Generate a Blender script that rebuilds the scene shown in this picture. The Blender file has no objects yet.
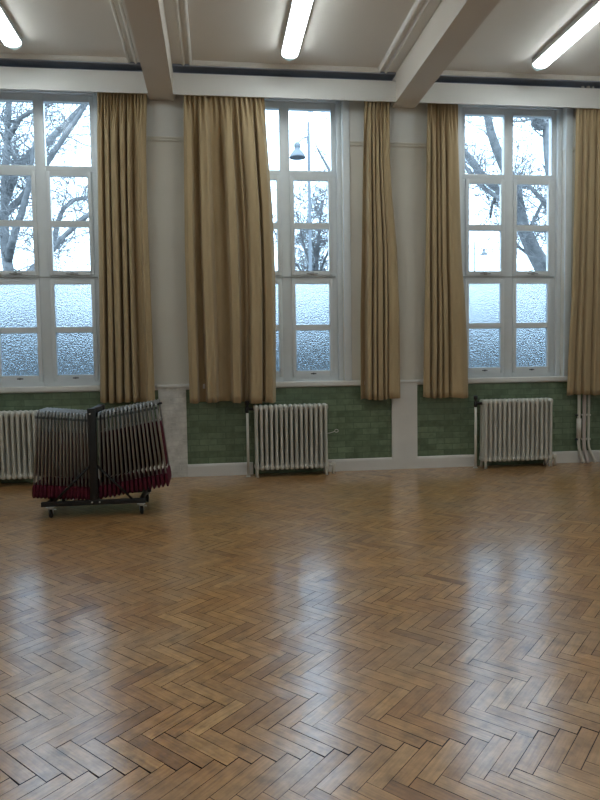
import bpy, bmesh, math, random
from mathutils import Vector, Matrix
random.seed(11)
S = bpy.context.scene
COL = S.collection
PI = math.pi

# ------------------------------------------------------------------ materials
def nt(name):
    m = bpy.data.materials.new(name); m.use_nodes = True
    t = m.node_tree
    b = t.nodes.get('Principled BSDF')
    return m, t, b
def N(t, typ, **kw):
    n = t.nodes.new(typ)
    for k, v in kw.items():
        if k.startswith('i_'): n.inputs[k[2:].replace('_', ' ')].default_value = v
        else: setattr(n, k, v)
    return n
def ramp(t, fac, stops):
    r = t.nodes.new('ShaderNodeValToRGB')
    e = r.color_ramp.elements
    while len(e) < len(stops): e.new(0.5)
    for el, (p, c) in zip(e, stops):
        el.position = p; el.color = (*c, 1) if len(c) == 3 else c
    t.links.new(fac, r.inputs[0])
    return r.outputs[0]
def noise(t, scale, detail=3, rough=.5, coord='Object', vscale=None):
    tc = t.nodes.new('ShaderNodeTexCoord')
    n = t.nodes.new('ShaderNodeTexNoise')
    n.inputs['Scale'].default_value = scale; n.inputs['Detail'].default_value = detail
    n.inputs['Roughness'].default_value = rough
    src = tc.outputs[coord]
    if vscale:
        mp = t.nodes.new('ShaderNodeMapping'); mp.inputs['Scale'].default_value = vscale
        t.links.new(src, mp.inputs[0]); src = mp.outputs[0]
    t.links.new(src, n.inputs['Vector'])
    return n.outputs['Fac']
def bump(t, b, h, strength=.2, dist=.002):
    n = t.nodes.new('ShaderNodeBump'); n.inputs['Strength'].default_value = strength; n.inputs['Distance'].default_value = dist
    t.links.new(h, n.inputs['Height']); t.links.new(n.outputs[0], b.inputs['Normal'])
def paint(name, c, var=.06, rough=.6, scale=3, bscale=60, bs=.12, metal=0, spec=.5):
    m, t, b = nt(name)
    c2 = tuple(x * (1 - var) for x in c)
    t.links.new(ramp(t, noise(t, scale), [(.3, c2), (.7, c)]), b.inputs['Base Color'])
    b.inputs['Roughness'].default_value = rough; b.inputs['Metallic'].default_value = metal
    b.inputs['Specular IOR Level'].default_value = spec
    if bs: bump(t, b, noise(t, bscale), bs)
    return m

M = {}
M['wall'] = paint('wall_cream', (.66, .63, .555), .05, .75, 2, 90, .1)
M['wall_high'] = paint('wall_offwhite', (.70, .70, .665), .05, .75, 2, 90, .1)
M['ceiling'] = paint('ceiling_paint', (.78, .735, .675), .05, .8, 1.2, 120, .08)
M['mould'] = paint('moulding_paint', (.76, .73, .68), .05, .7, 3, 100, .05)
M['beam'] = paint('beam_paint', (.68, .62, .55), .05, .75, 1.5, 90, .08)
M['pelmet'] = paint('pelmet_white', (.74, .735, .71), .04, .55, 2, 60, .04)
M['frame'] = paint('window_white_gloss', (.71, .75, .77), .05, .35, 6, 40, .05)
M['skirt'] = paint('skirting_white', (.74, .73, .70), .08, .45, 4, 30, .08)
M['dark'] = paint('shadow_gap_blue_grey', (.34, .38, .46), .2, .8, 4, 60, .05)  # shade of the gap above the pelmets, put into the colour
M['black'] = paint('black_powder_coat', (.007, .007, .008), .3, .5, 10, 200, .05)
M['rubber'] = paint('black_rubber', (.015, .015, .015), .2, .7, 10, 200, .05)
M['zinc'] = paint('zinc_plated_steel', (.60, .60, .58), .15, .38, 20, 200, .03, metal=.35)
M['brass'] = paint('dull_brass', (.35, .28, .16), .2, .4, 20, 200, .03, metal=.8)
M['iron'] = paint('dark_iron', (.10, .11, .12), .2, .5, 20, 200, .05, metal=.4)
M['barpaint'] = paint('grey_painted_iron', (.36, .37, .37), .2, .5, 10, 60, .05)
M['tube'] = paint('grey_steel_tube', (.34, .345, .34), .12, .38, 20, 200, .03, metal=.55)
M['plastic'] = paint('dark_plastic', (.07, .075, .08), .2, .4, 10, 200, .03)
M['burgundy'] = paint('burgundy_fabric', (.10, .013, .027), .25, .85, 40, 500, .3, spec=.2)
M['pipe'] = paint('cream_pipe_paint', (.72, .70, .63), .12, .45, 9, 60, .1)
M['pipe_pink'] = paint('pinkish_lagging', (.62, .545, .51), .1, .75, 9, 60, .3)
M['bark'] = paint('grey_bark', (.235, .24, .245), .4, .9, 6, 20, .5)
M['lamp_post'] = paint('grey_green_post', (.16, .18, .20), .15, .6, 3, 30, .05)
M['asphalt'] = paint('asphalt', (.10, .105, .11), .3, .9, .6, 30, .2)
M['hedge'] = paint('clipped_hedge', (.05, .058, .058), .6, .95, 2.5, 12, 1)
M['cable'] = paint('black_cable', (.05, .05, .055), .1, .7, 3, 30, 0)
M['room'] = paint('room_far_paint', (.62, .60, .56), .04, .8, 1, 60, .04)

# radiator: cream gloss with rusty chips
m, t, b = nt('radiator_paint'); M['radiator'] = m
base = ramp(t, noise(t, 7), [(.3, (.54, .53, .47)), (.7, (.62, .61, .55))])
chip = ramp(t, noise(t, 21, 4, .55), [(.695, (0, 0, 0)), (.72, (1, 1, 1))])
mx = N(t, 'ShaderNodeMix', data_type='RGBA'); t.links.new(chip, mx.inputs[0]); t.links.new(base, mx.inputs[6]); mx.inputs[7].default_value = (.10, .085, .07, 1)
t.links.new(mx.outputs[2], b.inputs['Base Color']); b.inputs['Roughness'].default_value = .42
bump(t, b, noise(t, 50), .1)

# green glazed brick tiles (object space x,z)
def bricks(name, w, h, cols, mortar, msize, rough, bs, bdist=.002, off=.5):
    m, t, b = nt(name)
    tc = t.nodes.new('ShaderNodeTexCoord'); mp = t.nodes.new('ShaderNodeSeparateXYZ'); cb = t.nodes.new('ShaderNodeCombineXYZ')
    t.links.new(tc.outputs['Object'], mp.inputs[0])
    t.links.new(mp.outputs[0], cb.inputs[0]); t.links.new(mp.outputs[2], cb.inputs[1])
    br = N(t, 'ShaderNodeTexBrick'); br.offset = off
    br.inputs['Scale'].default_value = 1; br.inputs['Brick Width'].default_value = w; br.inputs['Row Height'].default_value = h
    br.inputs['Mortar Size'].default_value = msize; br.inputs['Mortar Smooth'].default_value = .2; br.inputs['Bias'].default_value = 0
    br.inputs['Color1'].default_value = (0, 0, 0, 1); br.inputs['Color2'].default_value = (1, 1, 1, 1); br.inputs['Mortar'].default_value = (.5, .5, .5, 1)
    t.links.new(cb.outputs[0], br.inputs['Vector'])
    c = ramp(t, br.outputs['Color'], cols)
    nz = noise(t, 9, 4, .6)
    mul = N(t, 'ShaderNodeMix', data_type='RGBA', blend_type='MULTIPLY'); mul.inputs[0].default_value = .8
    t.links.new(c, mul.inputs[6]); t.links.new(ramp(t, nz, [(.3, (.6, .6, .6)), (.7, (1.15, 1.15, 1.15))]), mul.inputs[7])
    mx = N(t, 'ShaderNodeMix', data_type='RGBA'); t.links.new(br.outputs['Fac'], mx.inputs[0]); t.links.new(mul.outputs[2], mx.inputs[6]); mx.inputs[7].default_value = (*mortar, 1)
    t.links.new(mx.outputs[2], b.inputs['Base Color']); b.inputs['Roughness'].default_value = rough
    inv = N(t, 'ShaderNodeMath', operation='SUBTRACT'); inv.inputs[0].default_value = 1; t.links.new(br.outputs['Fac'], inv.inputs[1])
    bump(t, b, inv.outputs[0], bs, bdist)
    return m
M['tile'] = bricks('green_glazed_brick', .215, .076, [(0, (.125, .180, .110)), (.5, (.160, .225, .140)), (1, (.200, .275, .175))], (.10, .15, .095), .004, .22, .5)
M['pierbrick'] = bricks('white_painted_brick', .225, .075, [(0, (.66, .65, .61)), (1, (.72, .71, .67))], (.62, .61, .58), .006, .6, .8, .004)

# curtain fabric
m, t, b = nt('tan_curtain_fabric'); M['curtain'] = m
fc = ramp(t, noise(t, 6, 4, .6, vscale=(1, 1, .3)), [(.3, (.40, .300, .172)), (.7, (.46, .350, .205))])
t.links.new(fc, b.inputs['Base Color']); b.inputs['Roughness'].default_value = .85; b.inputs['Specular IOR Level'].default_value = .15
b.inputs['Sheen Weight'].default_value = .15
bump(t, b, noise(t, 700, 2), .15, .001)

# parquet block: tone per block, grain in block uv
m, t, b = nt('oak_parquet'); M['wood'] = m
at = N(t, 'ShaderNodeAttribute', attribute_name='tone'); uv = N(t, 'ShaderNodeUVMap', uv_map='grain')
mp = N(t, 'ShaderNodeMapping'); mp.inputs['Scale'].default_value = (7, 90, 1); t.links.new(uv.outputs[0], mp.inputs[0])
gr = N(t, 'ShaderNodeTexNoise'); gr.inputs['Scale'].default_value = 1; gr.inputs['Detail'].default_value = 4; t.links.new(mp.outputs[0], gr.inputs['Vector'])
col = ramp(t, at.outputs['Fac'], [(0, (.29, .128, .040)), (.3, (.44, .215, .070)), (.65, (.55, .290, .098)), (1, (.64, .365, .138))])
g2 = ramp(t, gr.outputs['Fac'], [(.25, (.62, .62, .62)), (.6, (1.05, 1.05, 1.05))])
mul = N(t, 'ShaderNodeMix', data_type='RGBA', blend_type='MULTIPLY'); mul.inputs[0].default_value = .85
t.links.new(col, mul.inputs[6]); t.links.new(g2, mul.inputs[7])
worn = noise(t, 1.7, 4, .55)
wr = ramp(t, worn, [(.42, (0, 0, 0)), (.75, (.6, .6, .6))])
wm = N(t, 'ShaderNodeMix', data_type='RGBA'); t.links.new(wr, wm.inputs[0]); t.links.new(mul.outputs[2], wm.inputs[6]); wm.inputs[7].default_value = (.42, .29, .175, 1)
st = ramp(t, noise(t, 5.5, 5, .6), [(.56, (0, 0, 0)), (.74, (.6, .6, .6))])
sm = N(t, 'ShaderNodeMix', data_type='RGBA'); t.links.new(st, sm.inputs[0]); t.links.new(wm.outputs[2], sm.inputs[6]); sm.inputs[7].default_value = (.10, .058, .030, 1)
t.links.new(sm.outputs[2], b.inputs['Base Color'])
rr = ramp(t, noise(t, 7, 5, .65), [(.3, (.30, .30, .30)), (.7, (.42, .42, .42))])
t.links.new(rr, b.inputs['Roughness'])
b.inputs['Specular IOR Level'].default_value = .6
md = ramp(t, noise(t, 13, 5, .65), [(.30, (.62, .60, .58)), (.62, (1.08, 1.06, 1.04))])
s3 = N(t, 'ShaderNodeMix', data_type='RGBA', blend_type='MULTIPLY'); s3.inputs[0].default_value = .75
t.links.new(sm.outputs[2], s3.inputs[6]); t.links.new(md, s3.inputs[7]); t.links.new(s3.outputs[2], b.inputs['Base Color'])
b.inputs['Coat Weight'].default_value = .85; b.inputs['Coat IOR'].default_value = 1.6
t.links.new(ramp(t, noise(t, 9, 5, .7), [(.3, (.10, .10, .10)), (.7, (.17, .17, .17))]), b.inputs['Coat Roughness'])
cb_ = N(t, 'ShaderNodeBump'); cb_.inputs['Strength'].default_value = .22; cb_.inputs['Distance'].default_value = .002
t.links.new(noise(t, 60, 4, .7), cb_.inputs['Height']); t.links.new(cb_.outputs[0], b.inputs['Coat Normal'])
bump(t, b, noise(t, 45, 5, .7), .16, .002)
M['gap'] = paint('dark_joint', (.028, .017, .010), .2, .8, 10, 50, 0)

# glass
def thin_glass(name):
    m = bpy.data.materials.new(name); m.use_nodes = True; t = m.node_tree; t.nodes.clear()
    o = t.nodes.new('ShaderNodeOutputMaterial'); mix = t.nodes.new('ShaderNodeMixShader'); mix.inputs[0].default_value = .004
    tr = t.nodes.new('ShaderNodeBsdfTransparent'); tr.inputs[0].default_value = (.95, .98, .99, 1)
    gl = t.nodes.new('ShaderNodeBsdfGlossy'); gl.inputs['Roughness'].default_value = .02
    t.links.new(tr.outputs[0], mix.inputs[1]); t.links.new(gl.outputs[0], mix.inputs[2]); t.links.new(mix.outputs[0], o.inputs[0])
    return m
M['glass'] = thin_glass('clear_glass')
m = bpy.data.materials.new('pebbled_glass'); m.use_nodes = True; t = m.node_tree; t.nodes.clear(); M['frost'] = m
o = t.nodes.new('ShaderNodeOutputMaterial'); mix = t.nodes.new('ShaderNodeMixShader'); mix.inputs[0].default_value = .15
rf = t.nodes.new('ShaderNodeBsdfRefraction'); rf.inputs['Roughness'].default_value = .09; rf.inputs['IOR'].default_value = 1.45; rf.inputs['Color'].default_value = (.72, .77, .80, 1)
gl = t.nodes.new('ShaderNodeBsdfTranslucent'); gl.inputs['Color'].default_value = (.4, .45, .48, 1)
bp = t.nodes.new('ShaderNodeBump'); bp.inputs['Strength'].default_value = 1.0; bp.inputs['Distance'].default_value = .013
t.links.new(noise(t, 56, 2, .5), bp.inputs['Height']); t.links.new(bp.outputs[0], rf.inputs['Normal'])
t.links.new(rf.outputs[0], mix.inputs[1]); t.links.new(gl.outputs[0], mix.inputs[2]); t.links.new(mix.outputs[0], o.inputs[0])

def emit(name, c, s):
    m, t, b = nt(name)
    b.inputs['Base Color'].default_value = (.85, .88, .88, 1); b.inputs['Roughness'].default_value = .4
    b.inputs['Emission Color'].default_value = (*c, 1); b.inputs['Emission Strength'].default_value = s
    return m
M['tubelight'] = emit('lit_diffuser', (.89, .985, 1.0), 20.0)
M['diffend'] = emit('diffuser_end', (.70, .95, 1.0), .38)
M['diffend'].node_tree.nodes['Principled BSDF'].inputs['Base Color'].default_value = (.45, .50, .50, 1)

# ------------------------------------------------------------------ mesh builder
class MB:
    def __init__(s): s.v = []; s.f = []; s.sm = []
    def add(s, vs, fs, smooth=False):
        k = len(s.v); s.v += [Vector(v) for v in vs]
        for f in fs: s.f.append(tuple(i + k for i in f)); s.sm.append(smooth)
        return s
    def box(s, x0, x1, y0, y1, z0, z1, bev=0):
        if bev <= 0:
            s.add([(x0,y0,z0),(x1,y0,z0),(x1,y1,z0),(x0,y1,z0),(x0,y0,z1),(x1,y0,z1),(x1,y1,z1),(x0,y1,z1)],
                  [(0,3,2,1),(4,5,6,7),(0,1,5,4),(1,2,6,5),(2,3,7,6),(3,0,4,7)])
            return s
        bm = bmesh.new(); bmesh.ops.create_cube(bm, size=1)
        for v in bm.verts: v.co = Vector(((x0+x1)/2 + v.co.x*(x1-x0), (y0+y1)/2 + v.co.y*(y1-y0), (z0+z1)/2 + v.co.z*(z1-z0)))
        bmesh.ops.bevel(bm, geom=list(bm.edges), offset=bev, segments=2, profile=.5, affect='EDGES')
        bm.verts.index_update()
        s.add([v.co.copy() for v in bm.verts], [tuple(v.index for v in f.verts) for f in bm.faces], True); bm.free()
        return s
    def tube(s, pts, r, n=8, cap=True):
        pts = [Vector(p) for p in pts]; R = r if isinstance(r, (list, tuple)) else [r]*len(pts)
        k = len(s.v); prev = None
        for i, p in enumerate(pts):
            d = (pts[min(i+1, len(pts)-1)] - pts[max(i-1, 0)]).normalized()
            if prev is None:
                a = d.orthogonal().normalized()
            else:
                a = prev - d*prev.dot(d)
                a = a.normalized() if a.length > 1e-6 else d.orthogonal().normalized()
            prev = a; bb = d.cross(a)
            for j in range(n):
                q = 2*PI*j/n
                s.v.append(p + (a*math.cos(q) + bb*math.sin(q))*R[i])
        for i in range(len(pts)-1):
            for j in range(n):
                s.f.append((k+i*n+j, k+i*n+(j+1)%n, k+(i+1)*n+(j+1)%n, k+(i+1)*n+j)); s.sm.append(True)
        if cap:
            s.f.append(tuple(k+j for j in reversed(range(n)))); s.sm.append(False)
            e = k+(len(pts)-1)*n; s.f.append(tuple(e+j for j in range(n))); s.sm.append(False)
        return s
    def lathe(s, prof, c, n=20, axis='z'):
        k = len(s.v)
        for r, z in prof:
            for j in range(n):
                q = 2*PI*j/n; a, b2 = r*math.cos(q), r*math.sin(q)
                s.v.append(Vector(c) + (Vector((a, b2, z)) if axis == 'z' else Vector((a, z, b2)) if axis == 'y' else Vector((z, a, b2))))
        for i in range(len(prof)-1):
            for j in range(n):
                s.f.append((k+i*n+j, k+i*n+(j+1)%n, k+(i+1)*n+(j+1)%n, k+(i+1)*n+j)); s.sm.append(True)
        return s
    def prism_x(s, yz, x0, x1, smooth=False):
        n = len(yz); k = [(x0, y, z) for y, z in yz] + [(x1, y, z) for y, z in yz]
        s.add(k, [(i, (i+1) % n, n+(i+1) % n, n+i) for i in range(n)] + [tuple(reversed(range(n))), tuple(range(n, 2*n))], smooth)
        return s
    def prism_y(s, xz, y0, y1, smooth=False):
        n = len(xz); k = [(x, y0, z) for x, z in xz] + [(x, y1, z) for x, z in xz]
        s.add(k, [(i, (i+1) % n, n+(i+1) % n, n+i) for i in range(n)] + [tuple(reversed(range(n))), tuple(range(n, 2*n))], smooth)
        return s
    def build(s, name, mat, parent=None, base=None):
        off = Vector((0, 0, 0))
        if parent is not None:
            p = parent
            while p is not None: off += p.location; p = p.parent
        elif base is not None: off = Vector(base)
        me = bpy.data.meshes.new(name)
        me.from_pydata([v - off for v in s.v], [], s.f)
        bm = bmesh.new(); bm.from_mesh(me); bmesh.ops.recalc_face_normals(bm, faces=bm.faces); bm.to_mesh(me); bm.free()
        me.polygons.foreach_set('use_smooth', s.sm); me.update()
        me.materials.append(mat)
        o = bpy.data.objects.new(name, me); COL.objects.link(o)
        if parent is not None: o.parent = parent
        elif base is not None: o.location = base
        return o

def tag(o, label=None, cat=None, group=None, kind=None):
    if label: o['label'] = label
    if cat: o['category'] = cat
    if group: o['group'] = group
    if kind: o['kind'] = kind
    return o
def thing(name, loc, label=None, cat=None, group=None, kind=None):
    o = bpy.data.objects.new(name, None); COL.objects.link(o); o.location = loc; o.empty_display_size = .1
    return tag(o, label, cat, group, kind)
def struct(mb, name, mat, label, cat):
    return tag(mb.build(name, mat), label, cat, kind='structure')
def copy_tree(o, parent=None):
    c = o.copy(); COL.objects.link(c)
    if parent is not None: c.parent = parent
    for ch in list(o.children): copy_tree(ch, c)
    return c

# ------------------------------------------------------------------ layout constants (metres)
BEAMS = [(-3.62, -3.335), (-.695, -.41), (2.24, 2.525), (5.175, 5.46)]
PIERS = [(-.69, -.36), (2.21, 2.54)]
WINX = [-2.0, .912, 3.82]
XL, XR, YB = -3.62, 5.46, -13.0
ZB, ZC = 4.505, 4.87            # beam soffit / ceiling border
HW = .70                        # window opening half width
Z0, Z1 = 1.07, 4.62             # window opening

# ------------------------------------------------------------------ shell
# floor: herringbone parquet, one mesh
L, w, SY = .275, .0625, 1.067
e1 = Vector((1, -1)) / math.sqrt(2); e2 = Vector((1, 1)) / math.sqrt(2)
anchor = Vector((.054, -5.925))
off = anchor - Vector(((e1*L + e2*w).x, (e1*L + e2*w).y * SY))
verts, faces, tones, uvs = [], [], [], []
rng = random.Random(5)
def blk(a0, b0, a1, b1, along):
    g = rng.choice([.0008, .0010, .0012, .0014, .0020])
    cs = [(a0+g, b0+g), (a1-g, b0+g), (a1-g, b1-g), (a0+g, b1-g)]
    P = []
    top = e1*((a0+a1)/2) + e2*b1
    if along == 1 and abs(top.y*SY + off.y - anchor.y + .025) < .06 and -.9 < top.x + off.x < 1.6 and rng.random() < .85:
        cs[2] = (cs[2][0], cs[2][1]-.0035); cs[3] = (cs[3][0], cs[3][1]-.0022)
    low = e1*a1 + e2*((b0+b1)/2)
    if along == 0 and abs(low.y*SY + off.y - anchor.y + .025) < .06 and -.9 < low.x + off.x < 1.6 and rng.random() < .8:
        cs[1] = (cs[1][0]-.0018, cs[1][1]); cs[2] = (cs[2][0]-.0018, cs[2][1])
    for a, b_ in cs:
        p = e1*a + e2*b_
        P.append(Vector((p.x + off.x, p.y*SY + off.y)))
    c = sum(P, Vector((0, 0))) / 4
    if not (XL-.15 < c.x < XR+.15 and YB-.15 < c.y < .15): return
    k = len(verts)
    tl = rng.gauss(0, .0007); tw = rng.gauss(0, .00035)
    for i, p in enumerate(P):
        z = (tl if i in (1, 2) else -tl)*.35 + (tw if i in (2, 3) else -tw)*.35
        verts.append((p.x, p.y, z))
    faces.append((k, k+1, k+2, k+3)); tones.append(min(1, max(0, rng.gauss(.5, .17))))
    ru, rv = rng.random()*50, rng.random()*50
    if along == 0: q = [(0, 0), (L, 0), (L, w), (0, w)]
    else: q = [(0, 0), (0, w), (L, w), (L, 0)]
    uvs.extend((ru+u, rv+v) for u, v in q)
for j in range(-60, 61):
    for i in range(-260, 261):
        ox, oy = i*w + j*L, i*w - j*L
        cx = (e1*ox + e2*oy)
        X, Y = cx.x + off.x, cx.y*SY + off.y
        if not (XL-.8 < X < XR+.8 and YB-.8 < Y < .8): continue
        blk(ox, oy, ox+L, oy+w, 0)
        blk(ox+L, oy+w-L, ox+L+w, oy+w, 1)
nf = len(faces); k = len(verts)
verts += [(XL-.3, YB-.3, -.006), (XR+.3, YB-.3, -.006), (XR+.3, .3, -.006), (XL-.3, .3, -.006)]; faces.append((k, k+1, k+2, k+3)); tones.append(0); uvs += [(0, 0)]*4
me = bpy.data.meshes.new('floor'); me.from_pydata(verts, [], faces)
me.materials.append(M['wood']); me.materials.append(M['gap']); me.polygons[nf].material_index = 1
ta = me.attributes.new('tone', 'FLOAT', 'FACE'); ta.data.foreach_set('value', tones)
ul = me.uv_layers.new(name='grain'); ul.data.foreach_set('uv', [c for p in uvs for c in p])
fl = bpy.data.objects.new('floor', me); COL.objects.link(fl); tag(fl, 'worn brown oak herringbone parquet floor', 'floor', kind='structure')

# window wall (with three openings)
wb = MB(); wh = MB()
xs = [XL-.3]
for c in WINX: xs += [c-HW, c+HW]
xs.append(XR+.3)
for i in range(0, len(xs), 2):
    wb.box(xs[i], xs[i+1], 0, .30, -.05, 4.055)
    wh.box(xs[i], xs[i+1], 0, .30, 4.055, 5.2)
for c in WINX:
    wb.box(c-HW, c+HW, 0, .30, -.05, Z0)
    wh.box(c-HW, c+HW, 0, .30, Z1, 5.2)
struct(wb, 'wall_back', M['wall'], 'cream plastered window wall below the picture rail', 'wall')
struct(wh, 'wall_back_upper', M['wall_high'], 'off-white strip of window wall above the picture rail', 'wall').name = 'wall_back.001'
struct(MB().box(XL-.3, XL, YB, 0, -.05, 5.2), 'wall_left', M['room'], 'plain painted left side wall', 'wall')
struct(MB().box(XR, XR+.3, YB, 0, -.05, 5.2), 'wall_right', M['room'], 'plain painted right side wall', 'wall')
# wall behind the camera
fw = MB().box(XL-.3, XR+.3, YB-.3, YB, -.05, 5.2)
struct(fw, 'wall_front', M['room'], 'plain wall opposite the windows', 'wall')

# ceiling with stepped plaster borders in each bay
struct(MB().box(XL-.3, XR+.3, YB-.3, .3, 4.885, 5.2), 'ceiling', M['ceiling'], 'flat painted ceiling between the beams', 'ceiling')
prof = [(0, 4.845), (.105, 4.845), (.112, 4.832), (.128, 4.826), (.140, 4.836), (.145, 4.852), (.185, 4.854), (.190, 4.838), (.205, 4.832), (.218, 4.840), (.224, 4.862), (.224, 4.89)]
tn = 0
for i in range(3):
    x0, x1 = BEAMS[i][1], BEAMS[i+1][0]; y0, y1 = YB, -.002
    mb = MB(); k = 0
    for o_, z in prof: mb.v += [Vector(p) for p in ((x0+o_, y0+o_, z), (x1-o_, y0+o_, z), (x1-o_, y1-o_, z), (x0+o_, y1-o_, z))]
    for a in range(len(prof)-1):
        for j in range(4):
            mb.f.append((a*4+j, a*4+(j+1) % 4, a*4+4+(j+1) % 4, a*4+4+j)); mb.sm.append(False)
    tn += 1
    struct(mb, 'trim_%d' % tn, M['mould'], 'stepped plaster ceiling border of the %s bay' % ('left', 'middle', 'right')[i], 'moulding')
for i, (x0, x1) in enumerate(BEAMS):
    if i in (0, 3):
        continue
    tn += 1
    struct(MB().box(x0, x1, YB, .001, ZB, 4.95), 'trim_%d' % tn, M['beam'], ('', 'ceiling beam to the left of the middle light', 'ceiling beam to the right of the middle light')[i], 'beam')
# piers: white painted below the sill, with a cap
for i, (x0, x1) in enumerate(PIERS):
    tn += 1
    mb = MB().box(x0, x1, -.035, .01, .0, 1.10)
    o = struct(mb, 'trim_%d' % tn, M['pierbrick'] if i == 0 else M['skirt'], ('white painted brick pier behind the chair trolley', 'smooth white pier between middle and right radiators')[i], 'pier')
    cp = MB().box(x0-.035, x1+.035, -.05, .01, 1.10, 1.135, .006)
    cp.build('pier_cap', M['skirt'], o)
# green tiled dado, skirting, picture rail, shadow gap above the pelmets painted as a dark band
runs = [(XL, PIERS[0][0]), (PIERS[0][1], PIERS[1][0]), (PIERS[1][1], XR)]
for i, (x0, x1) in enumerate(runs):
    tn += 1
    struct(MB().box(x0, x1, -.010, .005, .0, Z0-.002), 'trim_%d' % tn, M['tile'], 'green glazed brick tiles below the %s window' % ('left', 'middle', 'right')[i], 'tiles')
sk = MB()
for a, b_ in ((XL, -2.84), (-2.06, .44), (1.36, 3.33), (4.27, XR)):   # skirting left out behind the radiators to deepen the shade beneath them
    sk.prism_x([(.0, 0), (-.034, 0), (-.034, .125), (-.028, .145), (-.016, .152), (0, .152)], a, b_)
struct(sk, 'baseboard_back', M['skirt'], 'white skirting board along the window wall', 'skirting board')
segs = [(XL, WINX[0]-.79), (WINX[0]+.79, WINX[1]-.79), (WINX[1]+.79, WINX[2]-.79), (WINX[2]+.79, XR)]
for i, (x0, x1) in enumerate(segs):
    tn += 1
    pr = MB().prism_x([(.002, 4.03), (-.012, 4.03), (-.022, 4.045), (-.016, 4.055), (-.026, 4.07), (-.02, 4.082), (.002, 4.085)], x0, x1)
    struct(pr, 'trim_%d' % tn, M['wall'], ('picture rail left of the left window', 'picture rail between left and middle windows', 'picture rail between middle and right windows', 'picture rail right of the right window')[i], 'picture rail')
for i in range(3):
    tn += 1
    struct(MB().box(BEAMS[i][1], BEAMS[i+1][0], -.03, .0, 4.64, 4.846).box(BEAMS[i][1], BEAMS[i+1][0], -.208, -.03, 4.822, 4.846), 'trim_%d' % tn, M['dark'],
           'band painted dark as the shadow gap above the %s pelmet' % ('left', 'middle', 'right')[i], 'band')

# ------------------------------------------------------------------ windows
def sash_frame(mb, x0, x1, z0, z1, gx0, gx1, rails, y0, y1, bev=.004):
    # stiles and rails; rails = list of (z0,z1) horizontals
    mb.box(x0, gx0, y0, y1, z0, z1, bev); mb.box(gx1, x1, y0, y1, z0, z1, bev)
    for a, b_ in rails: mb.box(gx0, gx1, y0+.002, y1, a, b_)
    return mb
names = ('left', 'middle', 'right')
for n, xc in enumerate(WINX):
    W = thing('window_%d' % (n+1), (xc, .15, Z0), '%s tall white timber window with frosted lower panes' % names[n], 'window', kind='structure')
    fr = MB()
    for s in (-1, 1):
        a, b_ = sorted((xc+s*.585, xc+s*.645)); fr.box(a, b_, .13, .21, 1.14, Z1, .004)
        a, b_ = sorted((xc+s*.645, xc+s*HW)); fr.box(a, b_, .075, .21, 1.14, Z1, .004)
    fr.box(xc-.06, xc+.06, .13, .21, 1.14, Z1, .005)
    for s in (-1, 1):
        a, b_ = (xc-.645, xc-.06) if s < 0 else (xc+.06, xc+.645)
        fr.box(a, b_, .132, .21, 4.505, Z1); fr.box(a, b_, .128, .21, 3.69, 3.757, .004); fr.box(a, b_, .122, .21, 2.418, 2.468, .004); fr.box(a, b_, .125, .21, 1.14, 1.20)
    fr.box(xc-HW, xc+HW, .075, .13, 4.585, Z1+.005)
    fr.build('window_frame', M['frame'], W)
    ar = MB()
    for s in (-1, 1):
        a, b_ = sorted((xc+s*HW, xc+s*(HW+.09))); ar.box(a, b_, -.022, .0, 1.14, 4.72, .005)
    ar.box(xc-HW, xc+HW, -.022, .0, Z1, 4.72)
    ar.build('architrave', M['frame'], W)
    x0 = runs[n][0]+.0; x1 = runs[n][1]
    si = MB().box(x0, x1, -.035, .0, 1.075, 1.14, .01).box(xc-HW, xc+HW, -.005, .21, 1.072, 1.14)
    si.build('window_sill', M['skirt'], W)
    for s in (-1, 1):
        a, b_ = sorted((xc+s*.06, xc+s*.585))
        MB().box(a, b_, .168, .172, 3.757, 4.505).build('top_pane', M['glass'], W)
        g0, g1 = sorted((xc+s*.108, xc+s*.538))
        ca = sash_frame(MB(), a, b_, 2.468, 3.69, g0, g1, [(2.468, 2.52), (3.04, 3.112), (3.635, 3.69)], .108, .165).build('casement', M['frame'], W)
        MB().box(g0, g1, .138, .142, 2.52, 3.04).box(g0, g1, .138, .142, 3.112, 3.635).build('pane', M['glass'], ca)
        xm = (g0+g1)/2
        MB().box(xm-.07, xm+.07, .090, .108, 2.482, 2.494, .003).box(xm-.02, xm+.02, .082, .108, 2.472, 2.506, .004).build('casement_stay', M['barpaint'], ca)
        ho = sash_frame(MB(), a, b_, 1.20, 2.418, g0, g1, [(1.20, 1.272), (1.783, 1.85), (2.362, 2.418)], .112, .165).build('hopper', M['frame'], W)
        MB().box(g0, g1, .136, .142, 1.272, 1.783).box(g0, g1, .136, .142, 1.85, 2.362).build('frosted_pane', M['frost'], ho)
        MB().box(xm-.035, xm+.035, .106, .113, 1.228, 1.242, .002).lathe([(0, -.012), (.011, -.011), (.012, .002)], (xm, .106, 1.235), 12, 'y').build('catch', M['iron'], ho)
    # espagnolette bar along the transom
    MB().tube([(xc-.62, .112, 2.445), (xc+.62, .112, 2.445)], .005, 8).build('opening_bar', M['barpaint'], W)

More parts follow.
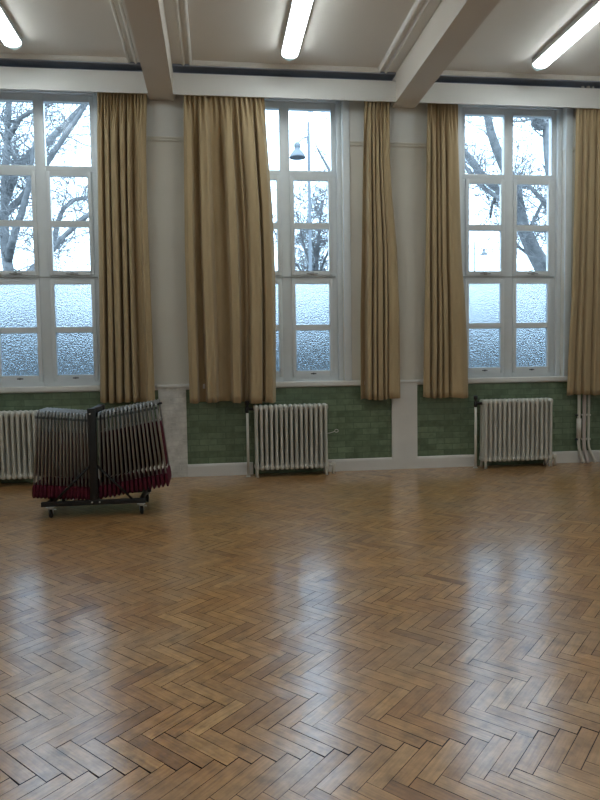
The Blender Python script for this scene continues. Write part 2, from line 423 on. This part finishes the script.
# ------------------------------------------------------------------ pelmets and curtain tracks
for i in range(3):
    x0, x1 = BEAMS[i][1], BEAMS[i+1][0]
    mb = MB().box(x0, x1, -.20, -.178, 4.505, 4.745).box(x0, x0+.02, -.178, -.004, 4.52, 4.745).box(x1-.02, x1, -.178, -.004, 4.52, 4.745)
    o = mb.build('pelmet', M['pelmet'], None, ((x0+x1)/2, -.19, 4.505))
    tag(o, ('white pelmet board over the left window', 'white pelmet board over the middle window', 'white pelmet board over the right window')[i], 'pelmet', 'pelmets over the windows')
    tn += 1
    struct(MB().box(x0, x1, -.135, -.095, 4.59, 4.62).box(x0, x1, -.125, 0, 4.62, 4.635), 'trim_%d' % tn, M['pelmet'], 'curtain track hidden behind the %s pelmet' % names[i], 'curtain track')

# ------------------------------------------------------------------ curtains
def lerp_path(path, v):
    for (a, xa), (b_, xb) in zip(path, path[1:]):
        if v <= b_:
            q = (v-a)/(b_-a)
            return xa + (xb-xa)*q
    return path[-1][1]
def fold_eval(knots, s):
    for (a, da), (b_, db) in zip(knots, knots[1:]):
        if s <= b_:
            q = (s-a)/max(1e-6, b_-a); q = q*q*(3-2*q)
            return da + (db-da)*q
    return knots[-1][1]
def curtain(name, lp, rp, zb0, zb1, knots, topn, seed, label, yc=-.120, amp=.078, tail=False):
    rg = random.Random(seed); nu, nv = 150, 44; ztop = 4.60
    ph = [rg.uniform(0, 6.28) for _ in range(6)]
    vs, fs = [], []
    for j in range(nv+1):
        v = j/nv
        l, r = lerp_path(lp, v), lerp_path(rp, v)
        for i in range(nu+1):
            s = i/nu
            sw = s + .012*math.sin(3.1*v+ph[0]+5*s)*s*(1-s)*4
            a = fold_eval(knots, min(1, max(0, sw)))
            pl = math.sin(2*PI*topn*s + ph[1] + 1.2*math.sin(7*s+ph[2]))
            k = max(0, 1 - v/.16); k = k*k*(3-2*k)
            fine = .10*math.sin(2*PI*topn*.5*s+ph[3]+2.2*v) + .07*math.sin(5*v+11*s+ph[4])
            d = a*(1-k)*(.75+.35*v) + pl*.42*k*min(1, .07/amp) + (fine)*(1-.5*k)
            y = yc - d*amp
            zb = zb0 + (zb1-zb0)*s + .006*math.sin(9*s+ph[5]) - .008*max(0, d)
            if tail and s > .93: zb -= .012*(s-.93)/.07
            z = ztop + (zb-ztop)*v
            x = l + (r-l)*s + .35*amp*math.cos(2*PI*topn*s)*k*.15
            # gathers: pull cloth sideways into the valleys a little
            x += .010*(1-k)*math.sin(2*PI*s*3+ph[2])*math.sin(PI*v)*s*(1-s)*4
            vs.append((x, y, z))
    for j in range(nv):
        for i in range(nu):
            q = j*(nu+1)+i; fs.append((q, q+1, q+nu+2, q+nu+1))
    mb = MB(); mb.add(vs, fs, True)
    base = ((lp[-1][1]+rp[-1][1])/2, yc, min(zb0, zb1))
    o = mb.build(name, M['curtain'], None, base)
    sm_ = o.modifiers.new('thickness', 'SOLIDIFY'); sm_.thickness = .004; sm_.offset = 0
    tag(o, label, 'curtain', 'tan curtains at the windows')
    return o
k1 = [(0, .1), (.04, .6), (.09, .6), (.13, -.9), (.17, .8), (.23, .8), (.265, -.9), (.30, .7), (.38, .8), (.425, -1), (.46, .7), (.53, .8), (.58, -.9), (.63, .75), (.66, .7), (.70, -.9), (.76, -.5), (.83, .1), (.90, .7), (.97, .5), (1, 0)]
curtain('curtain', [(0, -1.280), (.36, -1.307), (.71, -1.334), (1, -1.358)], [(0, -.718), (.2, -.742), (.36, -.750), (.71, -.735), (1, -.722)], .952, .935, k1, 15, 1, 'tan curtain at the left window, behind the chair trolley')
k2 = [(0, .3), (.05, .9), (.085, .8), (.115, -.85), (.175, -.95), (.205, .7), (.25, .55), (.29, .85), (.335, -.75), (.46, -1), (.495, .75), (.575, .9), (.605, -1), (.635, -.9), (.655, .35), (.68, -.1), (.71, .95), (.83, 1.0), (.86, -.9), (.885, .5), (.95, .75), (1, -.2)]
curtain('curtain', [(0, -.293), (.2, -.305), (.5, -.322), (1, -.311)], [(0, .636), (.12, .668), (.25, .697), (.37, .725), (.5, .739), (.63, .747), (.83, .736), (1, .725)], .926, .905, k2, 16, 2, 'widest tan curtain, covering half of the middle window', yc=-.150, amp=.105, tail=True)
k3 = [(0, .1), (.04, -.3), (.09, -.9), (.14, -1), (.17, .9), (.24, .8), (.28, -.9), (.32, .7), (.37, .8), (.41, -.9), (.45, .8), (.54, .8), (.58, -.9), (.61, .6), (.66, .6), (.695, -1), (.725, .6), (.80, .75), (.92, .7), (1, .1)]
curtain('curtain', [(0, 1.872), (.2, 1.85), (.5, 1.82), (.73, 1.792), (1, 1.787)], [(0, 2.178), (.2, 2.181), (.32, 2.205), (.5, 2.265), (.7, 2.289), (1, 2.292)], .905, .915, k3, 8, 3, 'narrow tan curtain to the right of the middle window')
k4 = [(0, .0), (.05, .5), (.11, .6), (.15, -.9), (.19, .7), (.25, .7), (.29, -.9), (.33, .7), (.37, .8), (.41, -.9), (.45, .75), (.53, .8), (.57, -.35), (.62, .7), (.80, .9), (.93, .6), (1, 0)]
curtain('curtain', [(0, 2.647), (.5, 2.625), (1, 2.591)], [(0, 3.035), (.2, 3.060), (.45, 3.085), (.55, 3.10), (.66, 3.136), (.82, 3.169), (1, 3.185)], .918, .905, k4, 9, 4, 'tan curtain to the left of the right window')
k5 = [(0, .2), (.05, .7), (.13, .5), (.17, -1), (.21, .7), (.28, .7), (.32, -.8), (.36, .7), (.46, .6), (.50, -.8), (.55, .8), (.66, .7), (.70, -.9), (.75, .6), (.9, .6), (1, 0)]
curtain('curtain', [(0, 4.582), (.36, 4.560), (.64, 4.540), (.8, 4.51), (1, 4.487)], [(0, 5.13), (1, 5.15)], .905, .91, k5, 11, 5, 'tan curtain at the right edge, in front of the heating pipes', yc=-.152, amp=.042)

# ------------------------------------------------------------------ ceiling strip lights
def strip_light(xc, y0, y1, label, group):
    T = thing('strip_light', (xc, (y0+y1)/2, 4.885), label, 'ceiling light', group)
    MB().box(xc-.098, xc+.098, y0+.06, y1-.06, 4.826, 4.8849, .004).build('base_tray', M['frame'], T)
    sec = [(-.090, 4.836), (-.093, 4.822), (-.078, 4.796), (-.042, 4.779), (0, 4.774), (.042, 4.779), (.078, 4.796), (.093, 4.822), (.090, 4.836)]
    MB().prism_y([(xc+a, z) for a, z in sec], y0+.085, y1-.085, True).build('diffuser', M['tubelight'], T)
    for ya, yb in ((y1-.085, y1), (y0+.085, y0)):
        e = MB(); n = len(sec)
        e.add([(xc+a*1.02, ya, z-.002) for a, z in sec] + [(xc+a*.97, yb-(yb-ya)*(.60*(abs(a)/.093)), 4.836+(z-4.836)*.93) for a, z in sec],
              [(i, i+1, n+i+1, n+i) for i in range(n-1)] + [tuple(range(n, 2*n))] + [tuple(reversed(range(n)))])
        e.build('end_cap', M['diffend'], T)
    return T
LX = [-2.055, .908, 3.86]
lt = ('ceiling strip light at the top left corner', 'ceiling strip light in the middle bay', 'ceiling strip light at the top right corner')
for i, x in enumerate(LX):
    strip_light(x, -2.40, -.545, lt[i], 'fluorescent strip lights nearest the windows')
for k_, y in enumerate((-6.4, -10.4)):  # two unseen rows, added to bring the room up to brightness
    for i, x in enumerate(LX):
        strip_light(x, y-.9, y+.9, 'unseen strip light added in the %s row behind the camera, %s bay' % (('first', 'second')[k_], names[i]), 'unseen strip lights added to brighten the room')

# ------------------------------------------------------------------ radiators
def rad_section(x, yc, z0=.085, z1=.875, top_bev=.026):
    mb = MB()
    for dy in (-.068, 0, .068):
        k = len(mb.v); n = 10; zs = [z0+.02, z0+.10, z0+.25, (z0+z1)/2, z1-.25, z1-.10, z1-.025]
        rx = [.0250, .0205, .0182, .0178, .0182, .0205, .0250]
        for z, r in zip(zs, rx):
            for j in range(n):
                q = 2*PI*j/n; mb.v.append(Vector((x+r*math.cos(q), yc+dy+.029*math.sin(q), z)))
        for i in range(len(zs)-1):
            for j in range(n):
                mb.f.append((k+i*n+j, k+i*n+(j+1) % n, k+(i+1)*n+(j+1) % n, k+(i+1)*n+j)); mb.sm.append(True)
    mb.box(x-.0285, x+.0285, yc-.096, yc+.096, z1-.075, z1, top_bev)
    mb.box(x-.0285, x+.0285, yc-.096, yc+.096, z0, z0+.065, .022)
    return mb
def radiator(x0, n, yc, label, valve=True, ret=True, pitch=.0605, loop=False):
    T = thing('radiator', (x0+n*pitch/2, yc, 0), label, 'radiator', 'cast iron radiators under the windows')
    for i in range(n):
        rad_section(x0+pitch*(i+.5), yc).build('section', M['radiator'], T)
    for xi in (x0+pitch*.5, x0+pitch*(n-.5)):
        for dy in (-.062, .062):
            lg = MB()
            lg.tube([(xi, yc+dy, .12), (xi, yc+dy*1.08, .06), (xi, yc+dy*1.25, .0)], [.020, .015, .020], 10)
            lg.build('foot', M['radiator'], T)
    if valve:
        xv = x0-.075
        MB().tube([(xv, yc, 0), (xv, yc, .80)], .0165, 12).build('supply_pipe', M['pipe'], T)
        MB().lathe([(0, .0), (.03, .002), (.03, .012), (0, .013)], (xv, yc, 0), 16).build('floor_collar', M['pipe'], T)
        vb = MB().lathe([(0, .78), (.021, .78), (.024, .80), (.024, .845), (.016, .855), (.016, .875), (.026, .88), (.026, .915), (.018, .925), (0, .925)], (xv, yc, 0), 14)
        vb.tube([(xv, yc, .825), (x0+.01, yc, .825)], .018, 10)
        vb.build('valve', M['black'], T)
    if ret:
        xr = x0+n*pitch+.055
        rb = MB().tube([(x0+n*pitch-.01, yc, .115), (xr, yc, .115), (xr+.01, yc, .10), (xr+.01, yc, 0)], .017, 10)
        rb.lathe([(0, .09), (.026, .09), (.028, .10), (.028, .135), (.018, .145), (0, .145)], (xr+.01, yc, 0), 14)
        rb.build('return_valve', M['pipe'], T)
    if loop:
        xr = x0+n*pitch
        ring = [(xr+.02+.085+.022*math.cos(q), yc-.03, .535+.018*math.sin(q)) for q in [2*PI*i/14 for i in range(15)]]
        MB().tube([(xr-.01, yc-.03, .505), (xr+.03, yc-.03, .512), (xr+.085, yc-.03, .53)], .005, 6).tube(ring, .004, 6).build('bleed_key', M['zinc'], T)
    return T
radiator(-2.059-13*.0605, 13, -.185, 'cream radiator partly hidden behind the chair trolley', valve=True, ret=False)
radiator(.447, 15, -.185, 'chipped cream radiator under the middle window', loop=True)
radiator(3.335, 15, -.170, 'cream radiator under the right window', pitch=.0618)

# ------------------------------------------------------------------ heating pipes at the right, floor to ceiling
def pipe(x, y, r, bend, mat, label, sleeve=None, top=4.84):
    pts = [(x, y, top), (x, y, .26), (x+bend*.12, y-.003, .19), (x+bend*.8, y-.02, .07), (x+bend, y-.03, .035), (x+bend, y-.034, 0)]
    T = thing('heating_pipe', (x, y, 0), label, 'pipe', 'heating pipes at the right')
    MB().tube(pts, r, 12).build('pipe_run', mat, T)
    for z in (.30, .62):
        MB().box(x-r-.008, x+r+.008, y-.012, -.009, z, z+.02, .003).build('pipe_clip', M['iron'] if sleeve else M['pipe'], T)
    if sleeve:
        MB().tube([(x, y, .33), (x, y, .585)], r+.011, 14).build('sleeve', M['pipe'], T)
    return T
pipe(4.715, -.062, .020, .045, M['pipe'], 'left of the three pipes, with a thicker sleeve halfway up', True)
pipe(4.787, -.066, .0245, .035, M['pipe_pink'], 'middle of the three heating pipes, thickest and pinkish')
pipe(4.853, -.060, .016, .075, M['pipe'], 'right of the three heating pipes, thin and cream')

# ------------------------------------------------------------------ chair trolley
TF, TR_, TX = -1.945, -1.425, -1.140       # front / rear plane, post x
T = thing('chair_trolley', (TX, (TF+TR_)/2, 0), 'black steel chair trolley on castors, loaded with folded chairs', 'trolley')
for nm, y in (('post', TF), ('post', TR_)):
    mb = MB().box(TX-.036, TX+.036, y-.018, y+.018, .11, 1.005, .004)
    p = mb.build(nm, M['black'], T)
    s = -1 if y == TF else 1
    for bx, bz, by in ((-.012, .955, .018), (-.018, .135, .022), (.05, .135, .022)):
        MB().lathe([(0, -.006), (.007, -.005), (.008, .004)], (TX+bx, y+s*by, bz), 10, 'y').build('bolt', M['zinc'], p)
    MB().box(-1.615, -.672, y-.02, y+.02, .108, .152, .004).build('base_bar', M['black'], T)
    for sx, xe in ((-1, -1.50), (1, -.80)):
        MB().tube([(TX+sx*.03, y, .475), (xe, y, .15)], .011, 8).build('brace', M['black'], T)
for x in (-1.56, TX, -.72):
    MB().box(x-.02, x+.02, TF+.02, TR_-.02, .108, .146, .003).build('cross_bar', M['black'], T)
MB().box(TX-.025, TX+.025, TF+.018, TR_-.018, .955, 1.0, .004).build('top_beam', M['black'], T)
yr = (TF+TR_)/2
MB().tube([(TX, yr, .918), (-1.665, yr, .9665)], .011, 8).tube([(TX, yr, .918), (-.52, yr, 1.022)], .011, 8).box(TX-.012, TX+.012, yr-.012, yr+.012, .905, .96).build('hanging_arm', M['black'], T)
for x in (-1.535, -.715):
    for y in (TF, TR_):
        c = MB()
        c.box(x-.035, x+.035, y-.03, y+.03, .100, .108, .002)
        c.lathe([(.0, .100), (.022, .100), (.024, .088), (0, .086)], (x, y, 0), 14)
        for s in (-1, 1):
            c.prism_x([(y-.026, .092), (y+.026, .092), (y+.035, .04), (y+.022, .028), (y+.004, .05)], x+s*.019-.0015, x+s*.019+.0015)
        c.box(x-.02, x+.02, y-.024, y+.024, .084, .094, .003)
        if y == TF: c.box(x+.02, x+.05, y-.012, y+.008, .075, .085, .002)
        co = c.build('castor', M['zinc'], T)
        wy = y+.016
        MB().lathe([(.006, -.013), (.032, -.013), (.038, -.008), (.038, .008), (.032, .013), (.006, .013)], (x, wy, .038), 20, 'x').build('wheel', M['rubber'], co)

def chair_proto():
    R = thing('folding_chair', (0, 0, 0))
    def U(hw, zb, zt, r, xo, rad=.035):
        pts = [(xo, -hw, zb), (xo, -hw, zt-rad)]
        for q in (PI/6, PI/3, PI/2): pts.append((xo, -hw+rad*(1-math.cos(q)), zt-rad+rad*math.sin(q)))
        pts += [(xo, hw-rad*(1-math.cos(q)), zt-rad+rad*math.sin(q)) for q in (PI/2, PI/3, PI/6)] + [(xo, hw, zt-rad), (xo, hw, zb)]
        return MB().tube(pts, r, 8)
    U(.225, .08, .80, .0088, 0).build('frame', M['tube'], R)
    lg = U(.195, .20, .785, .0080, .003, .03)
    lg.tube([(.003, -.195, .62), (.003, .195, .62)], .006, 6)
    lg.build('legs', M['tube'], R)
    def pad(y0, y1, z0, z1, th, bul, rz):
        mb = MB(); ny, nz = 10, 8; vs = []
        for side in (-1, 1):
            for j in range(nz+1):
                for i in range(ny+1):
                    u, v = i/ny*2-1, j/nz*2-1
                    b_ = (1-.3*abs(u)**8)*(1-abs(v)**4)
                    sq = 1 - .05*abs(v)**6
                    vs.append((side*(th*.35+th*.65*b_), (y0+y1)/2+(y1-y0)/2*u*sq, (z0+z1)/2+(z1-z0)/2*v*(1-.04*abs(u)**10)))
        n1 = (ny+1)*(nz+1); fs = []
        for k in (0, n1):
            for j in range(nz):
                for i in range(ny):
                    q = k+j*(ny+1)+i; fs.append((q, q+1, q+ny+2, q+ny+1))
        rim = [i for i in range(ny+1)] + [j*(ny+1)+ny for j in range(1, nz+1)] + [nz*(ny+1)+i for i in range(ny-1, -1, -1)] + [j*(ny+1) for j in range(nz-1, 0, -1)]
        for a, b_ in zip(rim, rim[1:]+rim[:1]): fs.append((a, b_, b_+n1, a+n1))
        mb.add(vs, fs, True); return mb
    pad(-.125, .125, .17, .60, .011, 1, 0).build('seat', M['burgundy'], R)
    pad(-.246, .246, -.005, .130, .0152, 1, 0).build('backrest', M['burgundy'], R)
    for s in (-1, 1): MB().box(-.0105, .0105, s*.225-.0125, s*.225+.0125, .735, .758, .003).build('hinge_cap', M['plastic'], R)
    return R
proto = chair_proto()
ords = ['first', 'second', 'third', 'fourth', 'fifth', 'sixth', 'seventh', 'eighth', 'ninth', 'tenth', 'eleventh', 'twelfth', 'thirteenth', 'fourteenth', 'fifteenth', 'sixteenth']
first = True
for side in (-1, 1):
    for i in range(16):
        q = i/15
        if side < 0:
            xt, zt = -1.187 - .445*q, .944 + .042*q; tilt = math.atan2(.055*q, .80)
            lab = 'folded steel chair with burgundy pads, %s left of the trolley post' % ords[i]
        else:
            xt, zt = -1.085 + .520*q, .955 + .090*q; tilt = -math.atan2(.095*q, .80)
            lab = 'folded steel chair with burgundy pads, %s right of the trolley post' % ords[i]
        if i == 15: lab = 'outermost folded steel chair at the %s end of the trolley' % ('left' if side < 0 else 'right')
        c = proto if first else copy_tree(proto)
        first = False
        if side > 0 and i < 15:
            for ch in c.children:
                if ch.name.startswith('seat'): ch.location.x = -.0105
        rz = random.uniform(-.006, .006)
        c.rotation_euler = (random.uniform(-.004, .004), tilt, rz)
        R3 = Matrix.Rotation(tilt, 3, 'Y')
        c.location = Vector((xt, yr, zt)) - R3 @ Vector((0, 0, .80))
        tag(c, lab, 'folding chair', 'folding chairs hung on the trolley')

# ------------------------------------------------------------------ outside
GZ = -.60
gd = MB().add([(-60, .31, GZ), (110, .31, GZ), (110, 140, GZ), (-60, 140, GZ)], [(0, 1, 2, 3)])
struct(gd, 'ground', M['asphalt'], 'dark street surface outside the windows', 'ground')
hg = MB(); rg = random.Random(8)
for i in range(60):
    x = -14 + i*.75
    h = 2.25 + rg.uniform(-.12, .12)
    hg.box(x-.45, x+.45, 4.6+rg.uniform(-.1, .1), 5.5+rg.uniform(-.1, .1), GZ, h, .12)
tag(hg.build('hedge', M['hedge'], None, (8, 5, GZ)), 'dark clipped hedge seen blurred through the frosted panes', 'hedge')

TREES = {
'A': [
 [(-5.0,10,GZ,0.180),(-5.03,10.00,1.87,0.153),(-5.13,10.00,3.03,0.137),(-5.26,10.00,4.00,0.129),(-5.27,9.90,4.92,0.112),(-5.17,9.80,6.03,0.095),(-5.05,9.70,6.99,0.080),(-4.94,9.60,7.89,0.070),(-4.77,9.50,8.87,0.053)],
 [(-5.26,10.00,4.00,0.124),(-4.95,9.60,4.62,0.091),(-4.66,9.30,5.13,0.080),(-4.42,9.00,5.60,0.071),(-4.30,8.80,5.90,0.058),(-4.16,8.60,6.43,0.047),(-3.93,8.40,7.07,0.031)],
 [(-5.25,9.90,5.43,0.115),(-5.00,10.40,6.55,0.102),(-4.71,10.80,7.01,0.098),(-4.40,11.10,7.39,0.093),(-4.06,11.40,7.88,0.088),(-3.57,11.80,8.60,0.077),(-3.09,12.00,9.30,0.059)],
 [(-5.2,9.85,5.2,.09),(-4.83,9.80,5.54,0.086),(-3.99,9.20,6.31,0.072),(-3.60,8.90,6.70,0.063),(-3.18,8.60,7.11,0.057),(-2.87,8.40,7.46,0.046),(-2.50,8.20,8.06,0.032)],
 [(-5.05,9.70,6.99,0.076),(-4.61,9.30,7.40,0.060),(-4.23,9.00,7.48,0.048),(-3.66,8.80,7.68,0.033)],
 [(-5.14,9.70,7.11,0.064),(-5.07,10.00,6.88,0.059),(-5.00,10.40,6.60,0.054)],
 [(-5.12,10.00,3.29,0.128),(-4.59,10.60,4.09,0.092),(-4.33,11.00,4.61,0.081),(-4.24,11.30,5.29,0.068),(-4.13,11.50,5.69,0.062),(-3.86,11.70,5.99,0.056),(-3.51,11.90,6.12,0.047),(-3.05,12.00,6.18,0.035)],
 [(-5.1,10.0,3.2,.13),(-4.71,10.00,3.67,0.114),(-4.00,9.40,4.22,0.082),(-3.65,9.20,4.53,0.070),(-3.17,9.00,4.89,0.064),(-2.89,8.80,5.05,0.053),(-2.47,8.60,5.29,0.037)],
],
'B': [
 [(10.0,10,GZ,.34),(9.94,10.00,1.53,0.295),(9.74,10.00,2.96,0.279),(9.43,10.00,3.76,0.253),(9.04,10.00,4.37,0.215),(8.69,9.90,4.97,0.183),(8.49,9.80,5.55,0.164),(8.38,9.70,6.02,0.152),(7.91,9.50,6.61,0.138),(7.67,9.40,7.00,0.123),(7.48,9.30,7.36,0.110),(7.33,9.20,7.81,0.098),(7.10,9.00,8.35,0.077)],
 [(8.43,9.80,5.72,0.122),(8.22,10.40,6.11,0.100),(8.03,10.80,6.46,0.102),(7.81,11.00,6.85,0.109),(7.64,11.20,7.25,0.104),(7.47,11.40,7.54,0.085),(7.13,11.50,7.80,0.066)],
 [(8.45,9.8,5.5,.08),(8.25,9.80,5.58,0.073),(7.96,10.20,5.94,0.062),(7.83,10.60,6.23,0.053),(7.69,11.00,6.56,0.064),(7.46,11.20,7.07,0.052),(7.25,11.40,7.24,0.032)],
 [(9.74,10.00,2.96,0.186),(9.38,9.50,4.02,0.139),(9.18,9.20,4.92,0.120),(9.01,9.00,6.07,0.108),(8.81,8.80,6.79,0.098),(8.73,8.70,7.32,0.089),(8.78,8.60,7.87,0.060)],
 [(9.12,9.20,5.19,0.078),(9.05,9.40,5.61,0.070),(8.94,9.60,5.84,0.061),(8.81,9.80,6.11,0.049),(8.49,10.00,6.37,0.031)],
 [(9.04,10.00,4.37,0.092),(9.03,10.30,4.93,0.059),(9.54,10.60,5.69,0.055),(9.83,10.80,6.11,0.039)],
 [(8.73,8.70,7.32,0.060),(8.35,8.50,7.50,0.038),(7.98,8.40,7.38,0.029),(7.61,8.30,7.31,0.023)],
 [(9.25,10.00,4.04,0.068),(9.04,10.50,4.40,0.047),(8.84,10.80,4.70,0.038),(8.49,11.00,4.94,0.029)],
 [(8.08,10.20,6.03,0.062),(8.07,10.60,5.75,0.044),(8.10,10.80,5.42,0.035)],
],
'C': [
 [(3.75,16,GZ,.13),(3.75,16.00,1.87,0.117),(3.73,16.00,3.50,0.096),(3.71,16.00,4.58,0.081),(3.80,16.00,5.48,0.067),(3.88,16.00,6.30,0.049),(4.00,16.00,7.08,0.034)],
 [(3.71,16.00,4.40,0.055),(3.37,16.40,5.36,0.041),(3.25,16.80,6.23,0.035),(3.17,17.00,6.86,0.023)],
 [(3.74,16.00,4.22,0.055),(4.09,15.60,5.16,0.040),(4.23,15.30,5.81,0.033),(4.25,15.00,6.51,0.022)],
 [(3.74,16.00,3.86,0.052),(2.82,15.20,4.75,0.036),(2.29,14.80,5.27,0.028),(2.01,14.60,5.90,0.021)],
 [(3.75,16.00,4.87,0.041),(3.43,15.20,5.51,0.029),(3.31,14.80,6.12,0.025),(3.37,14.50,6.56,0.018)],
],
'D': [
 [(4.39,13,GZ,.14),(4.39,13.00,1.80,0.130),(4.36,13.00,4.51,0.111),(4.21,13.00,5.93,0.086),(3.93,13.00,6.95,0.060),(3.65,13.00,7.44,0.043),(3.37,13.00,7.93,0.027),(3.24,13.00,8.23,0.013)],
 [(4.36,13.0,4.6,.07),(4.30,13.00,5.14,0.066),(4.50,13.30,6.47,0.054),(4.33,13.50,7.78,0.041),(4.15,13.70,8.79,0.028),(4.07,13.80,9.46,0.014)],
]}
def twig(mb, rg, p, d, ln, r, lev):
    n = 5; pts = [p.copy()]; R = [r]
    d = d.normalized()
    for i in range(n):
        d = (d + Vector((rg.gauss(0, .24), rg.gauss(0, .24), rg.gauss(.05, .22)))).normalized()
        p = p + d*ln/n; pts.append(p.copy()); R.append(max(.0065, r*(1-(i+1)/n*.75)))
    mb.tube(pts, R, 4 if lev < 2 else 3, False)
    if lev < 3:
        for k in range(rg.choice((2, 3, 3)) if lev else rg.choice((3, 4, 5))):
            j = rg.randint(1, n); side = Vector((rg.gauss(0, 1), rg.gauss(0, 1), rg.gauss(.15, .8))).normalized()
            twig(mb, rg, pts[j], d*.5 + side*.8, ln*rg.uniform(.45, .75), max(.0065, R[j]*.62), lev+1)
def tree(key, seed, per, ln, tr, label, skip=0):
    rg = random.Random(seed); limbs = TREES[key]
    T = thing('bare_tree', (limbs[0][0][0], limbs[0][0][1], GZ), label, 'tree', 'bare winter trees outside')
    MB().tube([q[:3] for q in limbs[0]], [q[3] for q in limbs[0]], 10).build('trunk', M['bark'], T)
    lm = MB()
    for l in limbs[1:]: lm.tube([q[:3] for q in l], [q[3] for q in l], 8)
    lm.build('limbs', M['bark'], T)
    tw = MB()
    for li, l in enumerate(limbs):
        for a, b_ in zip(l[(2 if li == 0 else 0):], l[(3 if li == 0 else 1):]):
            A, B = Vector(a[:3]), Vector(b_[:3]); dl = (B-A)
            for k in range(max(1, int(round(per*dl.length)))):
                s = rg.random(); side = Vector((rg.gauss(0, 1), rg.gauss(0, 1), rg.gauss(.2, .7))).normalized()
                twig(tw, rg, A+dl*s, dl.normalized()*.5 + side, ln*rg.uniform(.6, 1.3), min(tr, a[3]*.5)*rg.uniform(.6, 1), 0)
    tag(tw.build('twigs', M['bark'], T), kind='stuff')
    return T
tree('A', 3, 4.5, 1.2, .026, 'large bare tree with forking limbs outside the left window')
tree('B', 4, 4.0, 1.15, .026, 'bare tree with a thick leaning trunk outside the right window')
tree('C', 5, 8.0, 1.0, .02, 'small twiggy tree behind the nearer street lamp')
tree('D', 6, 2.5, .8, .016, 'slender bare tree right of the nearer street lamp')
nest = MB(); rg = random.Random(2)
for i in range(70):
    d = Vector((rg.gauss(0, 1), rg.gauss(0, 1), rg.gauss(0, .8))).normalized()
    a = Vector((8.52, 8.62, 7.46)) + d*.17
    e = d.orthogonal().normalized(); e = (e*rg.uniform(-1, 1) + d.cross(e)*rg.uniform(-1, 1)).normalized()
    nest.tube([a-e*.15, a+d*.03, a+e*.15], .017, 4)
nest.lathe([(.0, -.17), (.12, -.12), (.18, 0), (.13, .10), (0, .08)], (8.52, 8.62, 7.46), 14)
tag(nest.build('nest', M['bark'], None, (8.52, 8.62, 7.3)), 'dark clump of twigs high in the tree at the right window', 'nest')

def street_lamp(x, y, zt, sgn, k, label):
    T = thing('street_lamp', (x, y, GZ), label, 'street lamp', 'street lamps outside')
    MB().lathe([(.0, GZ), (.11, GZ), (.11, GZ+.9), (.065, GZ+1.0), (.042, zt-.5), (.038, zt-.06), (.022, zt-.02), (0, zt)], (x, y, 0), 14).build('post', M['lamp_post'], T)
    hx, hz = x-sgn*.345*k, zt-.78
    arm = MB().tube([(x, y, zt-.46), (x-sgn*.14*k, y, zt-.48), (x-sgn*.28*k, y, zt-.60), (hx, y, zt-.64), (hx, y, hz+.12)], .016, 8)
    arm.tube([(x-sgn*.03, y, zt-.62), (x-sgn*.10*k, y, zt-.60), (x-sgn*.14*k, y, zt-.52), (x-sgn*.08*k, y, zt-.47)], .012, 6)
    arm.build('arm', M['lamp_post'], T)
    MB().lathe([(.0, .16), (.05, .155), (.10, .10), (.10, .02), (.085, .0), (.085, -.05), (.13, -.10), (.205, -.19), (.235, -.26), (.245, -.30), (.22, -.30), (.12, -.26), (0, -.25)], (hx, y, hz), 22).build('lantern', M['lamp_post'], T)
street_lamp(2.93, 12, 8.46, 1, 1, 'nearer street lamp outside the middle window')
street_lamp(20.09, 42, 10.2, -1, 2.2, 'distant street lamp outside the right window')

def cable(pts, r, label):
    P = []
    for i in range(13):
        q = i/12; a, b_ = Vector(pts[0]), Vector(pts[1]); p = a.lerp(b_, q); p.z -= .12*4*q*(1-q); P.append(p)
    tag(MB().tube(P, r, 5).build('overhead_cable', M['cable'], None, tuple(P[0])), label, 'cable', 'overhead cables in the street')
cable([(-9, 14, 8.50), (2.93, 12.0, 8.2)], .010, 'overhead cable crossing the left window')
cable([(-2.0, 14, 3.1), (8.4, 14, 11.0)], .010, 'overhead cable sloping across the middle window')

# ------------------------------------------------------------------ light and camera
wd = bpy.data.worlds.new('overcast'); S.world = wd; wd.use_nodes = True
t = wd.node_tree; bg = t.nodes['Background']
tc = t.nodes.new('ShaderNodeTexCoord'); sp = t.nodes.new('ShaderNodeSeparateXYZ'); t.links.new(tc.outputs['Generated'], sp.inputs[0])
c = ramp(t, sp.outputs[2], [(.0, (.42, .55, .68)), (.35, (.56, .75, .95)), (1, (.66, .86, 1.08))])
t.links.new(c, bg.inputs['Color']); bg.inputs['Strength'].default_value = 6.0

cd = bpy.data.cameras.new('camera'); cam = bpy.data.objects.new('camera', cd); COL.objects.link(cam); S.camera = cam
cd.sensor_fit = 'VERTICAL'; cd.sensor_height = 36; cd.lens = 36*670/800; cd.clip_start = .05; cd.clip_end = 400
R = Matrix(((0.9919530790811402, 0.0232198754466559, -0.12445853239407563), (-0.1256823015774648, 0.06206661148220285, -0.9901271104304278), (-0.015265908804803597, 0.9978018706754158, 0.06448549375638174)))
mw = R.to_4x4(); mw.translation = Vector((0, -8.285, 1.45)); cam.matrix_world = mw

S.view_settings.view_transform = 'Standard'; S.view_settings.look = 'None'; S.view_settings.gamma = 1; S.view_settings.use_curve_mapping = False
S.view_settings.exposure = 0.0
